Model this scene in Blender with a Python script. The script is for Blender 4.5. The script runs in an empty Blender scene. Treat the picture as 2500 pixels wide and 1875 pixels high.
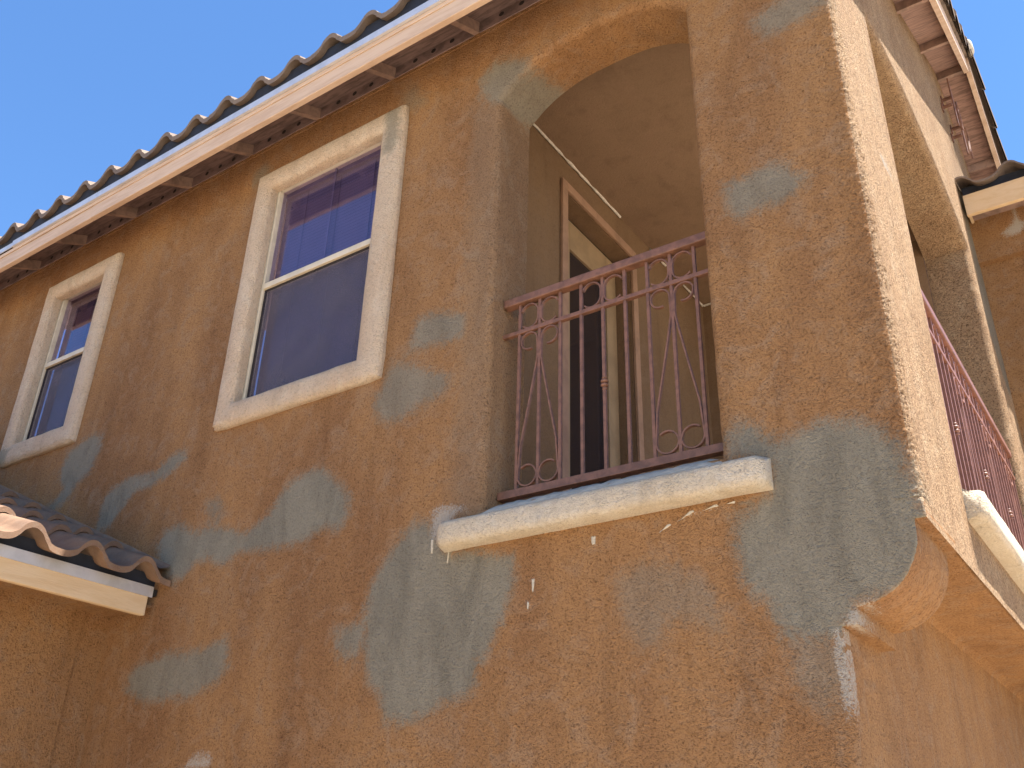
import bpy, bmesh, math, random
import numpy as np
from mathutils import Vector, Matrix, noise
random.seed(7)
S = bpy.context.scene
COL = S.collection
# ------------------------------------------------------------------ camera
cam_d = bpy.data.cameras.new('camera')
cam = bpy.data.objects.new('camera', cam_d); COL.objects.link(cam)
_r = Vector((0.82312644, 0.56725534, 0.02615817)); _u = Vector((0.24290376, -0.39335969, 0.88671637)); _f = Vector((-0.51328416, 0.72352577, 0.46157322))
M = Matrix.Identity(4)
for i in range(3):
    M[i][0] = _r[i]; M[i][1] = _u[i]; M[i][2] = -_f[i]
M[0][3], M[1][3], M[2][3] = 0.0, -3.2, 1.6
cam.matrix_world = M
cam_d.sensor_width = 36; cam_d.lens = 33.356; cam_d.clip_start = 0.05; cam_d.clip_end = 3000
S.camera = cam
S.render.resolution_x = 1024; S.render.resolution_y = 768
# ------------------------------------------------------------------ world, sun, exposure
SUN = Vector((0.36, 0.075, 1.0)).normalized()
el = math.asin(SUN.z); rot = math.atan2(SUN.x, SUN.y)
w = bpy.data.worlds.new('World'); S.world = w; w.use_nodes = True
nt = w.node_tree; bg = nt.nodes['Background']
sky = nt.nodes.new('ShaderNodeTexSky'); sky.sky_type = 'NISHITA'; sky.sun_disc = False
sky.sun_elevation = el; sky.sun_rotation = rot; sky.air_density = 1.0; sky.dust_density = 0.05; sky.altitude = 1500; sky.ozone_density = 3.6
hs = nt.nodes.new('ShaderNodeHueSaturation'); hs.inputs['Saturation'].default_value = 1.13
nt.links.new(sky.outputs[0], hs.inputs['Color']); nt.links.new(hs.outputs[0], bg.inputs[0]); bg.inputs[1].default_value = 0.075
sl = bpy.data.lights.new('sun', 'SUN'); sl.energy = 5.0; sl.angle = math.radians(0.53); sl.color = (1.0, 0.955, 0.88)
so = bpy.data.objects.new('sun', sl); COL.objects.link(so)
so.rotation_euler = SUN.to_track_quat('Z', 'Y').to_euler(); so.location = (6, 4, 20)
S.view_settings.view_transform = 'Standard'; S.view_settings.look = 'None'
S.view_settings.exposure = 2.12; S.view_settings.gamma = 1.0
XC = -0.586            # plane of the gable side; the street front is the plane y = 0
# ------------------------------------------------------------------ materials
def newmat(name):
    m = bpy.data.materials.new(name); m.use_nodes = True
    nt = m.node_tree; b = nt.nodes['Principled BSDF']
    return m, nt, b
class N:
    def __init__(s, nt): s.nt = nt
    def node(s, t, **k):
        n = s.nt.nodes.new(t)
        for a, v in k.items():
            if hasattr(n, a): setattr(n, a, v)
            else: n.inputs[a.replace('_', ' ')].default_value = v
        return n
    def link(s, a, b): s.nt.links.new(a, b)
    def coords(s, scale=(1, 1, 1)):
        tc = s.nt.nodes.new('ShaderNodeTexCoord'); mp = s.nt.nodes.new('ShaderNodeMapping')
        mp.inputs['Scale'].default_value = scale; s.link(tc.outputs['Object'], mp.inputs[0]); return mp.outputs[0]
    def noise(s, co, scale, detail=4, rough=.55, dist=0.0):
        n = s.nt.nodes.new('ShaderNodeTexNoise'); s.link(co, n.inputs['Vector'])
        n.inputs['Scale'].default_value = scale; n.inputs['Detail'].default_value = detail
        n.inputs['Roughness'].default_value = rough; n.inputs['Distortion'].default_value = dist
        return n.outputs['Fac']
    def ramp(s, v, a, b, c0=0.0, c1=1.0):
        n = s.nt.nodes.new('ShaderNodeMapRange'); n.interpolation_type = 'SMOOTHSTEP'
        s.link(v, n.inputs[0]); n.inputs[1].default_value = a; n.inputs[2].default_value = b
        n.inputs[3].default_value = c0; n.inputs[4].default_value = c1
        return n.outputs[0]
    def math(s, op, a, b=None):
        n = s.nt.nodes.new('ShaderNodeMath'); n.operation = op
        for i, v in enumerate((a, b)):
            if v is None: continue
            if isinstance(v, (int, float)): n.inputs[i].default_value = v
            else: s.link(v, n.inputs[i])
        return n.outputs[0]
    def mix(s, f, a, b, mode='MIX'):
        n = s.nt.nodes.new('ShaderNodeMixRGB'); n.blend_type = mode
        for i, v in enumerate((f, a, b)):
            if isinstance(v, (int, float)): n.inputs[i].default_value = v
            elif isinstance(v, tuple): n.inputs[i].default_value = (*v, 1)
            else: s.link(v, n.inputs[i])
        return n.outputs[0]
    def attr(s, name):
        n = s.nt.nodes.new('ShaderNodeAttribute'); n.attribute_name = name; return n.outputs['Fac']
    def bump(s, h, strength, dist, prev=None):
        n = s.nt.nodes.new('ShaderNodeBump'); s.link(h, n.inputs['Height'])
        n.inputs['Strength'].default_value = strength; n.inputs['Distance'].default_value = dist
        if prev is not None: s.link(prev, n.inputs['Normal'])
        return n.outputs[0]

def stucco(name, ca, cb, cc, patches=True, grain=1.0, smooth=False, coarse=0.0):
    m, nt, b = newmat(name); n = N(nt)
    co = n.coords(); cv = n.coords((1, 1, .35)); cs = n.coords((1, 1, .12))
    big = n.noise(cv, 1.6, 5, .6, .6); med = n.noise(co, 7, 5, .65, 1.2); streak = n.noise(cs, 7.0, 4, .6, .3)
    worm = n.noise(co, 34, 4, .65, 1.8); fine = n.noise(co, 105, 3, .65, .6); vfine = n.noise(co, 260, 2, .6)
    c = n.mix(n.ramp(big, .35, .68), ca, cb)
    c = n.mix(n.ramp(med, .45, .72, 0, .7), c, cc)
    c = n.mix(n.ramp(streak, .50, .74, 0, .27), c, (cb[0]*.5, cb[1]*.47, cb[2]*.45))
    if patches:
        q = n.attr('patch'); o = n.attr('patch_o')
        wob = n.math('ADD', n.math('MULTIPLY', n.math('SUBTRACT', n.noise(co, 14, 5, .7, 1.5), .5), 1.0), n.math('MULTIPLY', n.math('SUBTRACT', n.noise(co, 150, 2, .6), .5), .5))
        qq = n.math('ADD', q, n.math('MULTIPLY', wob, n.ramp(q, 0, .3)))
        pm = n.math('MULTIPLY', n.ramp(qq, .22, .80), n.math('MULTIPLY', o, .95))
        pc = n.mix(n.ramp(n.noise(cv, 5, 4, .6, 1), .35, .7), (.312, .288, .226), (.235, .218, .172))
        c = n.mix(pm, c, pc)
        s = n.attr('splat')
        sp = n.math('ADD', n.math('MULTIPLY', s, 1.0), n.math('MULTIPLY', n.math('SUBTRACT', n.noise(co, 110, 4, .85, 1.), .5), 2.0))
        sm = n.math('MULTIPLY', n.ramp(sp, .5, .75), n.ramp(s, .02, .12))
    gk = n.math('SUBTRACT', 1.0, n.math('MULTIPLY', pm, .55)) if patches else None
    gm = (lambda v: n.math('MULTIPLY', v, gk)) if patches else (lambda v: v)
    c = n.mix(gm(n.ramp(worm, .5, .66, 0, .38 * grain)), c, n.mix(1.0, c, (.42, .36, .33), 'MULTIPLY'))
    c = n.mix(gm(n.ramp(fine, .52, .66, 0, .7 * grain)), c, n.mix(1.0, c, (.34, .29, .27), 'MULTIPLY'))
    c = n.mix(n.ramp(fine, .46, .30, 0, .25 * grain), c, n.mix(1.0, c, (1.35, 1.3, 1.25), 'MULTIPLY'))
    if patches: c = n.mix(n.math('MULTIPLY', sm, .8), c, (.52, .48, .42))
    n.link(c, b.inputs['Base Color']); b.inputs['Roughness'].default_value = .93
    b.inputs['Specular IOR Level'].default_value = .12
    h = n.math('ADD', n.math('MULTIPLY', worm, 1.1), n.math('ADD', fine, n.math('MULTIPLY', vfine, .5)))
    k = .35 if smooth else 1.0
    nr = n.bump(med, .35 * k, .03)
    nr = n.bump(h, 1.0 * k, .022, nr)
    if coarse: nr = n.bump(n.noise(co, 62, 4, .75, .8), 1.0, coarse, nr)
    n.link(nr, b.inputs['Normal'])
    return m
M_ST = stucco('stucco', (.455, .248, .110), (.335, .174, .080), (.42, .27, .162))
M_STG = stucco('sunlit_stucco', (.60, .405, .245), (.49, .315, .185), (.63, .46, .30), grain=1.5, coarse=.07)  # same stucco, colour raised for sunlight, stronger dark specks for its grain shadows
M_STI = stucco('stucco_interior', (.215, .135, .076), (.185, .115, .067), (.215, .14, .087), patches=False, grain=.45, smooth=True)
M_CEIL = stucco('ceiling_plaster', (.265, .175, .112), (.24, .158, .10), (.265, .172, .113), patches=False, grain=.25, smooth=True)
M_TRIM = stucco('trim_stucco', (.74, .59, .44), (.69, .52, .37), (.77, .65, .51), grain=.5)
M_SILL = stucco('sill_stucco', (.76, .66, .52), (.72, .60, .44), (.80, .73, .62), grain=.4)
def simple(name, col, rough=.6, metal=0.0, var=.25, scale=20, bump=.0, spec=.4, streak=None, col2=None):
    m, nt, b = newmat(name); n = N(nt); co = n.coords(streak or (1, 1, 1))
    f = n.noise(co, scale, 5, .65, .4)
    c2 = col2 or tuple(x * (1 - var) for x in col)
    c = n.mix(n.ramp(f, .38, .66), tuple(min(1, x * (1 + var * .4)) for x in col), c2)
    n.link(c, b.inputs['Base Color']); b.inputs['Roughness'].default_value = rough
    b.inputs['Metallic'].default_value = metal; b.inputs['Specular IOR Level'].default_value = spec
    if bump: n.link(n.bump(n.noise(co, scale * 6, 3), bump, .004), b.inputs['Normal'])
    return m
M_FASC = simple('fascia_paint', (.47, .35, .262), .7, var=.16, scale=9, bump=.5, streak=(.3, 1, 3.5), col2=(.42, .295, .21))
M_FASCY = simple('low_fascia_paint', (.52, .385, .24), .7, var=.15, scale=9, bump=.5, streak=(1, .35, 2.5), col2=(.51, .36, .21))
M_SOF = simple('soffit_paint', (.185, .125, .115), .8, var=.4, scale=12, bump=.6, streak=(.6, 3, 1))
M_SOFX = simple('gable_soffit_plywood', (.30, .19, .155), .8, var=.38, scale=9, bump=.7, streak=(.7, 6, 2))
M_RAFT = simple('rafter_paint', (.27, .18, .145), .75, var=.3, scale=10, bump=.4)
M_FLASH = simple('galvanised_flashing', (.58, .58, .60), .45, .55, var=.12, scale=6, spec=.5)
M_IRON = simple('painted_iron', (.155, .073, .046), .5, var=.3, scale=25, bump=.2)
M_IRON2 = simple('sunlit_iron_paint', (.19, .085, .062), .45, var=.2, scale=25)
M_VINYL = simple('vinyl_frame', (.50, .44, .34), .45, var=.12, scale=8)
M_DOOR = simple('door_paint', (.30, .205, .115), .5, var=.15, scale=6)
M_CASE = simple('door_casing', (.32, .19, .12), .6, var=.2, scale=6)
M_DARK = simple('dark_void', (.012, .011, .012), .8, var=.2)
M_BIRD = simple('bird_stop_foam', (.012, .016, .028), .8, var=.3, scale=12)
M_HOLE = simple('vent_hole_black', (.02, .015, .015), .9, var=.2)
M_CAULK = simple('caulk', (.62, .56, .48), .7, var=.2, scale=40, bump=.5)
M_MORT = simple('mortar', (.42, .375, .30), .9, var=.2, scale=30, bump=.8)
def tile_mat(name, a, b_, c_):
    m, nt, b = newmat(name); n = N(nt); co = n.coords()
    c = n.mix(n.ramp(n.noise(co, 4, 5, .6, .8), .35, .68), a, b_)
    c = n.mix(n.ramp(n.noise(co, 28, 5, .7, .5), .5, .72, 0, .7), c, c_)
    c = n.mix(n.ramp(n.noise(co, 160, 3, .6), .55, .7, 0, .45), c, n.mix(1., c, (.4, .4, .4), 'MULTIPLY'))
    n.link(c, b.inputs['Base Color']); b.inputs['Roughness'].default_value = .95; b.inputs['Specular IOR Level'].default_value = .06
    n.link(n.bump(n.noise(co, 170, 3), .6, .003), b.inputs['Normal']); return m
M_TILE = tile_mat('roof_tile', (.19, .145, .115), (.14, .11, .095), (.115, .10, .09))
M_TILEL = tile_mat('low_roof_tile', (.21, .13, .085), (.155, .098, .068), (.19, .145, .11))
def glass_mat():
    m, nt, b = newmat('window_glass'); n = N(nt)
    tr = nt.nodes.new('ShaderNodeBsdfTransparent'); tr.inputs[0].default_value = (.82, .78, .90, 1)
    gl = nt.nodes.new('ShaderNodeBsdfGlossy'); gl.inputs['Roughness'].default_value = .012; gl.inputs[0].default_value = (.92, .9, 1, 1)
    lw = nt.nodes.new('ShaderNodeLayerWeight'); lw.inputs[0].default_value = .5
    frn = n.math('ADD', n.math('MULTIPLY', n.math('POWER', lw.outputs['Facing'], 4.0), .8), .045)
    n.link(n.bump(n.noise(n.coords(), 2.2, 2), .06, .02), gl.inputs['Normal'])
    mx = nt.nodes.new('ShaderNodeMixShader'); n.link(frn, mx.inputs[0]); n.link(tr.outputs[0], mx.inputs[1]); n.link(gl.outputs[0], mx.inputs[2])
    n.link(mx.outputs[0], nt.nodes['Material Output'].inputs[0]); return m
M_GLASS = glass_mat()
def screen_mat():
    m, nt, b = newmat('insect_screen'); n = N(nt)
    b.inputs['Base Color'].default_value = (.075, .06, .075, 1); b.inputs['Roughness'].default_value = .6
    tr = nt.nodes.new('ShaderNodeBsdfTransparent'); mx = nt.nodes.new('ShaderNodeMixShader')
    f = n.math('ADD', n.ramp(n.noise(n.coords(), 190, 2), .3, .7, .42, .58), n.ramp(n.noise(n.coords(), 2.3, 3), .35, .7, 0, .24))  # broad noise in the opacity imitates blotchy reflections on the lower pane
    n.link(f, mx.inputs[0]); n.link(tr.outputs[0], mx.inputs[1]); n.link(b.outputs[0], mx.inputs[2])
    n.link(mx.outputs[0], nt.nodes['Material Output'].inputs[0]); return m
M_SCREEN = screen_mat()
M_BLIND = simple('window_blind', (.155, .14, .175), .5, var=.1, scale=4)
M_BLIND2 = simple('small_window_blind', (.12, .085, .075), .5, var=.25, scale=3)
M_BLACKG = simple('door_glass', (.018, .016, .02), .08, var=.1, spec=.5)
M_GROUND = simple('ground_concrete', (.43, .345, .25), .95, var=.2, scale=.8, bump=.3)
# ------------------------------------------------------------------ object helpers
def tag(o, label=None, cat=None, group=None, kind=None):
    if label: o['label'] = label
    if cat: o['category'] = cat
    if group: o['group'] = group
    if kind: o['kind'] = kind
    return o
def empty(name, loc=(0, 0, 0), **k):
    o = bpy.data.objects.new(name, None); COL.objects.link(o); o.location = loc; return tag(o, **k)
def link_bm(name, bm, mat, parent=None, smooth=None, label=None):
    me = bpy.data.meshes.new(name); bm.to_mesh(me); bm.free()
    if mat: me.materials.append(mat)
    o = bpy.data.objects.new(name, me); COL.objects.link(o)
    if parent:
        o.parent = parent
        # every thing stands at its own base: keep the part where it was modelled
        o.matrix_parent_inverse = Matrix.Translation(-parent.location)
    if smooth:
        me.shade_smooth(); me.set_sharp_from_angle(angle=math.radians(smooth))
    if label: o['label'] = label
    return o
def add_box(bm, x0, x1, y0, y1, z0, z1, bev=0.0, fn=None):
    vs = [bm.verts.new(p) for p in ((x0, y0, z0), (x1, y0, z0), (x1, y1, z0), (x0, y1, z0), (x0, y0, z1), (x1, y0, z1), (x1, y1, z1), (x0, y1, z1))]
    fs = [bm.faces.new([vs[i] for i in f]) for f in ((0, 3, 2, 1), (4, 5, 6, 7), (0, 1, 5, 4), (1, 2, 6, 5), (2, 3, 7, 6), (3, 0, 4, 7))]
    if bev:
        es = list({e for f in fs for e in f.edges})
        r = bmesh.ops.bevel(bm, geom=es, offset=bev, segments=2, affect='EDGES', profile=.5)
        vs = list({v for v in vs if v.is_valid} | set(r['verts']))
    if fn:
        for v in vs:
            if v.is_valid: v.co = fn(v.co)
    return vs
def box(name, mat, parent, x0, x1, y0, y1, z0, z1, bev=0.0, **k):
    bm = bmesh.new(); add_box(bm, x0, x1, y0, y1, z0, z1, bev); return link_bm(name, bm, mat, parent, **k)
def sweep(bm, pts, hw, hd, up=(0, 1, 0), closed=False):
    """flat bar of half width hw (in the plane of the curve) and half depth hd (along up) through pts"""
    up = Vector(up); pts = [Vector(p) for p in pts]; n = len(pts); rings = []
    for i, p in enumerate(pts):
        a = pts[max(i - 1, 0)]; c = pts[min(i + 1, n - 1)]; t = (c - a).normalized(); s = t.cross(up).normalized()
        rings.append([bm.verts.new(p + s * hw * a_ + up * hd * b_) for a_, b_ in ((-1, -1), (1, -1), (1, 1), (-1, 1))])
    for r0, r1 in zip(rings, rings[1:]):
        for k in range(4): bm.faces.new((r0[k], r0[(k + 1) % 4], r1[(k + 1) % 4], r1[k]))
    bm.faces.new(rings[0][::-1]); bm.faces.new(rings[-1])
def nz(p, s=1.0): return noise.noise(Vector(p) * s)
def offset_loop(loop, d, closed=True):
    n = len(loop); out = []
    for i in range(n):
        if closed: a, b, c = loop[i - 1], loop[i], loop[(i + 1) % n]
        else: a, b, c = loop[max(i - 1, 0)], loop[i], loop[min(i + 1, n - 1)]
        def nrm(p, q):
            t = Vector((q[0] - p[0], q[1] - p[1])); return Vector((t.y, -t.x)).normalized() if t.length > 1e-9 else None
        n1, n2 = nrm(a, b), nrm(b, c); n1 = n1 or n2; n2 = n2 or n1
        m = (n1 + n2); m = m / max(m.length_squared, .3) * 2 if m.length > 1e-6 else n1
        out.append((b[0] + m.x * d, b[1] + m.y * d))
    return out
def resample(loop, step, closed=True):
    out = []; n = len(loop)
    for i in range(n if closed else n - 1):
        a, b = loop[i], loop[(i + 1) % n]; L = math.hypot(b[0] - a[0], b[1] - a[1]); k = max(1, round(L / step))
        for j in range(k): out.append((a[0] + (b[0] - a[0]) * j / k, a[1] + (b[1] - a[1]) * j / k))
    if not closed: out.append(loop[-1])
    return out
def arch(a0, a1, b0, spring, rise, ex=2.8, n=28):
    """opening outline, walked up the left side, over and down: offset_loop(+d) shrinks/grows see use"""
    c = (a0 + a1) / 2; h = (a1 - a0) / 2
    pts = [(a0, b0), (a0, spring)]
    for i in range(1, n):
        t = math.pi * i / n; dx = -math.cos(t)
        pts.append((c + dx * h, spring + rise * (1 - abs(dx) ** ex)))
    pts += [(a1, spring), (a1, b0)]
    return pts
PATCH=[
(1,0.03,[[-5.745, 4.218], [-5.633, 4.157], [-5.631, 4.055], [-5.681, 3.915], [-5.815, 3.86], [-5.858, 3.77], [-6.037, 3.689], [-6.195, 3.734], [-6.025, 3.786], [-5.967, 3.841], [-6.072, 3.998], [-6.011, 4.14]]),
(1,0.02,[[-4.69, 3.859], [-4.648, 3.788], [-4.782, 3.727], [-4.942, 3.669], [-5.122, 3.659], [-5.246, 3.545], [-5.322, 3.453], [-5.439, 3.458], [-5.459, 3.599], [-5.41, 3.731], [-5.212, 3.785], [-4.973, 3.767], [-4.816, 3.841]]),
(1,0.03,[[-4.751, 3.341], [-4.591, 3.37], [-4.445, 3.289], [-4.29, 3.303], [-4.003, 3.214], [-3.838, 3.289], [-3.755, 3.404], [-3.627, 3.471], [-3.457, 3.475], [-3.269, 3.308], [-3.222, 3.201], [-3.3, 3.095], [-3.402, 3.136], [-3.524, 3.084], [-3.725, 3.079], [-3.867, 3.089], [-4.051, 3.106], [-4.147, 3.044], [-4.32, 3.121], [-4.424, 3.071], [-4.525, 3.007], [-4.705, 3.126], [-4.759, 3.23]]),
(0.8,0.03,[[-4.412, 3.463], [-4.293, 3.469], [-4.21, 3.37], [-4.253, 3.31], [-4.359, 3.384]]),
(0.9,0.04,[[-2.899, 4.198], [-2.742, 4.189], [-2.485, 4.118], [-2.496, 4.04], [-2.609, 3.995], [-2.788, 3.995], [-2.944, 4.015], [-2.92, 4.091]]),
(0.85,0.05,[[-3.036, 3.987], [-2.872, 3.912], [-2.653, 3.797], [-2.675, 3.7], [-2.849, 3.668], [-2.995, 3.615], [-3.129, 3.687], [-3.172, 3.778], [-3.099, 3.84], [-3.079, 3.944]]),
(1,0.02,[[-2.707, 3.039], [-2.601, 2.89], [-2.356, 2.841], [-2.222, 2.8], [-2.231, 2.692], [-2.273, 2.561], [-2.338, 2.435], [-2.406, 2.367], [-2.389, 2.274], [-2.469, 2.243], [-2.589, 2.233], [-2.647, 2.182], [-2.758, 2.16], [-2.889, 2.177], [-2.943, 2.296], [-3.003, 2.34], [-3.033, 2.463], [-3.075, 2.677], [-3.048, 2.804], [-2.923, 2.963], [-2.793, 3.077]]),
(0.95,0.03,[[-3.258, 2.623], [-3.068, 2.623], [-3.038, 2.504], [-3.117, 2.46], [-3.206, 2.479]]),
(0.95,0.03,[[-4.018, 2.671], [-3.96, 2.504], [-4.061, 2.422], [-4.263, 2.368], [-4.565, 2.366], [-4.816, 2.455], [-4.754, 2.573], [-4.489, 2.623], [-4.331, 2.608], [-4.151, 2.626]]),
(0.5,0.06,[[-1.748, 2.644], [-1.645, 2.693], [-1.472, 2.64], [-1.365, 2.573], [-1.319, 2.482], [-1.328, 2.368], [-1.429, 2.445], [-1.522, 2.439], [-1.582, 2.361], [-1.658, 2.368], [-1.732, 2.48]]),
(1,0.04,[[-1.245, 3.157], [-1.166, 3.188], [-1.101, 3.104], [-1.032, 3.069], [-0.888, 3.109], [-0.757, 3.086], [-0.643, 2.996], [-0.614, 2.885], [-0.585, 2.746], [-0.563, 2.662], [-0.564, 2.569], [-0.637, 2.473], [-0.772, 2.445], [-0.85, 2.424], [-0.881, 2.367], [-0.894, 2.323], [-0.974, 2.301], [-1.111, 2.346], [-1.148, 2.461], [-1.242, 2.556], [-1.256, 2.695], [-1.237, 2.816], [-1.107, 2.864], [-1.094, 2.989], [-1.236, 3.039]]),
(0.55,0.06,[[-1.109, 2.361], [-0.885, 2.337], [-0.889, 2.147], [-0.985, 2.09], [-1.068, 2.16]]),
(0.8,0.04,[[-0.958, 5.199], [-0.816, 5.263], [-0.704, 5.282], [-0.585, 5.203], [-0.599, 5.093], [-0.793, 5.067], [-0.903, 5.074]]),
(0.9,0.04,[[-1.169, 4.326], [-1.04, 4.332], [-0.913, 4.35], [-0.799, 4.211], [-0.814, 4.169], [-0.918, 4.117], [-1.017, 4.135], [-1.103, 4.098], [-1.16, 4.17]]),
(0.85,0.05,[[-2.554, 5.744], [-2.44, 5.809], [-2.228, 5.705], [-2.226, 5.615], [-2.317, 5.525], [-2.392, 5.392], [-2.475, 5.469], [-2.547, 5.614]]),
(0.6,0.05,[[-3.197, 5.963], [-3.063, 5.949], [-2.956, 5.777], [-3.023, 5.719], [-3.162, 5.81]]),
(0.7,0.03,[[-4.534, 5.942], [-4.421, 5.964], [-4.322, 5.865], [-4.415, 5.827], [-4.463, 5.727], [-4.53, 5.817]]),
]
SPLAT=[
[[-2.713, 3.107], [-2.631, 3.119], [-2.443, 3.068], [-2.56, 3.057], [-2.584, 3.017], [-2.606, 2.955], [-2.701, 2.971]],
[[-2.7, 2.96], [-2.678, 2.956], [-2.678, 2.891], [-2.695, 2.894]],
[[-2.59, 2.888], [-2.58, 2.887], [-2.589, 2.829], [-2.599, 2.83]],
[[-1.539, 2.821], [-1.402, 2.85], [-1.234, 2.845], [-1.231, 2.833], [-1.403, 2.835], [-1.536, 2.812]],
[[-1.86, 2.831], [-1.828, 2.83], [-1.835, 2.798], [-1.856, 2.797]],
[[-2.145, 2.699], [-2.124, 2.692], [-2.13, 2.639], [-2.139, 2.644]],
[[-2.161, 2.605], [-2.15, 2.6], [-2.154, 2.572], [-2.163, 2.577]],
[[-4.183, 2.03], [-4.172, 2.077], [-4.101, 2.112], [-3.985, 2.101], [-3.972, 2.024]],
[[-0.892, 2.399], [-0.849, 2.432], [-0.787, 2.447], [-0.808, 2.404], [-0.835, 2.369], [-0.855, 2.26], [-0.859, 2.174], [-0.889, 2.147], [-0.893, 2.249], [-0.897, 2.323]],
[[-1.268, 3.1], [-1.247, 3.084], [-1.254, 3.047], [-1.271, 3.066]],
]

def sdf_poly(P, poly):
    poly = np.array(poly, float); a = poly; b = np.roll(poly, -1, 0)
    d = np.full(len(P), 1e9); ins = np.zeros(len(P), bool)
    for p, q in zip(a, b):
        e = q - p; w_ = P - p; t = np.clip((w_ @ e) / (e @ e), 0, 1); d = np.minimum(d, np.hypot(*(w_ - t[:, None] * e).T))
        c = ((p[1] > P[:, 1]) != (q[1] > P[:, 1])); den = (q[1] - p[1]) if abs(q[1] - p[1]) > 1e-12 else 1e-12
        ins ^= c & (P[:, 0] < (q[0] - p[0]) * (P[:, 1] - p[1]) / den + p[0])
    return np.where(ins, d, -d)
def paint(obj, P2, patches, splats, P3=None):
    """stores where the grey repair coat and the white plaster lie, as plain attributes"""
    q = np.zeros(len(P2)); o = np.ones(len(P2)); s = np.zeros(len(P2)); best = np.full(len(P2), -1e9)
    for op, soft, poly in patches:
        d = sdf_poly(P2, poly); v = np.clip(.5 + d / (.10 + soft * 1.6), 0, 1); up = d > best; best = np.where(up, d, best)
        o = np.where(up, op, o); q = np.maximum(q, v)
    for poly in splats:
        d = sdf_poly(P2 if P3 is None else P3, poly); s = np.maximum(s, np.clip(.5 + d / .08, 0, 1))
    for nm, arr in (('patch', q), ('patch_o', o), ('splat', s)):
        at = obj.data.attributes.new(nm, 'FLOAT', 'POINT'); at.data.foreach_set('value', arr.astype(np.float32))
def coords_of(obj):
    a = np.zeros(len(obj.data.vertices) * 3); obj.data.vertices.foreach_get('co', a); return a.reshape(-1, 3)
def grid_cut(bm, axis, lo, hi, step):
    n = Vector((0, 0, 0)); n[axis] = 1; v = lo
    while v < hi:
        c = Vector((0, 0, 0)); c[axis] = v
        bmesh.ops.bisect_plane(bm, geom=bm.verts[:] + bm.edges[:] + bm.faces[:], dist=1e-5, plane_co=c, plane_no=n)
        v += step
def rings(bm, loops, closed=True):
    for l0, l1 in zip(loops, loops[1:]):
        n = len(l0)
        for k in range(n if closed else n - 1):
            j = (k + 1) % n
            try: bm.faces.new((l0[k], l0[j], l1[j], l1[k]))
            except ValueError: pass
def offset_var(loop, ds, closed):
    outs = {d: offset_loop(loop, d, closed) for d in set(ds)}
    return [outs[d][i] for i, d in enumerate(ds)]
def bull(bm, loop, sgn, r, depth, to3, closed=True, steps=6, jit=.004, deep=2):
    """rounded plaster edge: loop is the finished arris in the wall plane; returns the verts of the flat-side ring"""
    L = []
    for k in range(steps + 1):
        a = math.pi / 2 * k / steps; rl = [r(p) if callable(r) else r for p in loop]
        o = offset_var(loop, [round(sgn * q * (1 - math.sin(a)), 5) for q in rl], closed); dl = [q * (1 - math.cos(a)) for q in rl]; jl = [jit * math.sin(a) * min(1, q / .02) for q in rl]
        L.append([bm.verts.new(to3(p[0] + j * nz((p[0], p[1], 3), 14) + j * 1.3 * nz((p[0], p[1], 8), 55), p[1] + j * nz((p[0], p[1], 5), 14), d + j * .6 * nz((p[0], p[1], 9), 20))) for p, d, j in zip(o, dl, jl)])
    for k in range(1, deep + 1):
        L.append([bm.verts.new(to3(p[0], p[1], q + (depth - q) * k / deep)) for p, q in zip(loop, rl)])
    rings(bm, L, closed); return L[0]
def loop_edges(bm, vs, closed=True):
    es = []
    for k in range(len(vs) if closed else len(vs) - 1):
        a, b = vs[k], vs[(k + 1) % len(vs)]; e = bm.edges.get((a, b)) or bm.edges.new((a, b)); es.append(e)
    return es
# ------------------------------------------------------------------ ground
g = bmesh.new(); add_box(g, -60, 60, -60, 60, -.3, 0)
tag(link_bm('ground', g, M_GROUND), kind='structure')
# ------------------------------------------------------------------ the house
HOUSE = empty('stucco_house', (-4, 3, 0), label='two storey orange stucco house with grey repair patches, arched balcony and tiled roofs', cat='house')
f3 = lambda a, b, d: (a, d, b)                 # street front
g3 = lambda a, b, d: (XC - d, a, b)            # gable side
R0 = .028
# right hand outline of the street front: lower corner, corbel, upper corner
corb = [(-.905, -.02), (-.905, 2.365), (-.85, 2.365), (-.85, 2.425)]
for i in range(1, 15):
    a = math.pi / 2 * i / 14; corb.append((-.85 + .225 * math.sin(a), 2.655 - .23 * math.cos(a)))
corb += [(-.625, 2.69), (XC, 2.69), (XC, 6.6)]
prof = resample(corb, .014, False)
bm = bmesh.new()
flat_right = bull(bm, prof, -1, lambda p: .030 if p[1] > 2.76 else (.02 if p[1] < 2.33 else .008), .45, f3, closed=False, jit=.006, deep=1)
op1 = resample(arch(-2.41, -1.28, 3.06, 5.50, .205), .05)
L1 = bull(bm, op1, -1, .04, .30, f3, jit=.003)
wins = [(-4.30, -3.20, 4.00, 5.72), (-6.80, -6.04, 4.29, 5.715)]
WL = []
for x0, x1, z0, z1 in wins:
    lp = resample([(x0, z0), (x0, z1), (x1, z1), (x1, z0)], .3)
    WL.append(bull(bm, lp, -1, .008, .12, f3, jit=0))
oth = [bm.verts.new((x, 0, z)) for x, z in ((flat_right[-1].co.x, 6.6), (-9.2, 6.6), (-9.2, -.02))]
outer = flat_right + oth[1:]
es = loop_edges(bm, outer)
for L in [L1] + WL: es += loop_edges(bm, L)
r = bmesh.ops.triangle_fill(bm, use_beauty=True, use_dissolve=False, edges=es, normal=(0, -1, 0))
bm.verts.ensure_lookup_table()
loose = [v for v in bm.verts if not v.link_faces]; bmesh.ops.delete(bm, geom=loose, context='VERTS')
grid_cut(bm, 0, -7.9, -.6, .05); grid_cut(bm, 2, 1.85, 6.15, .05)
bmesh.ops.recalc_face_normals(bm, faces=bm.faces[:])
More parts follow.
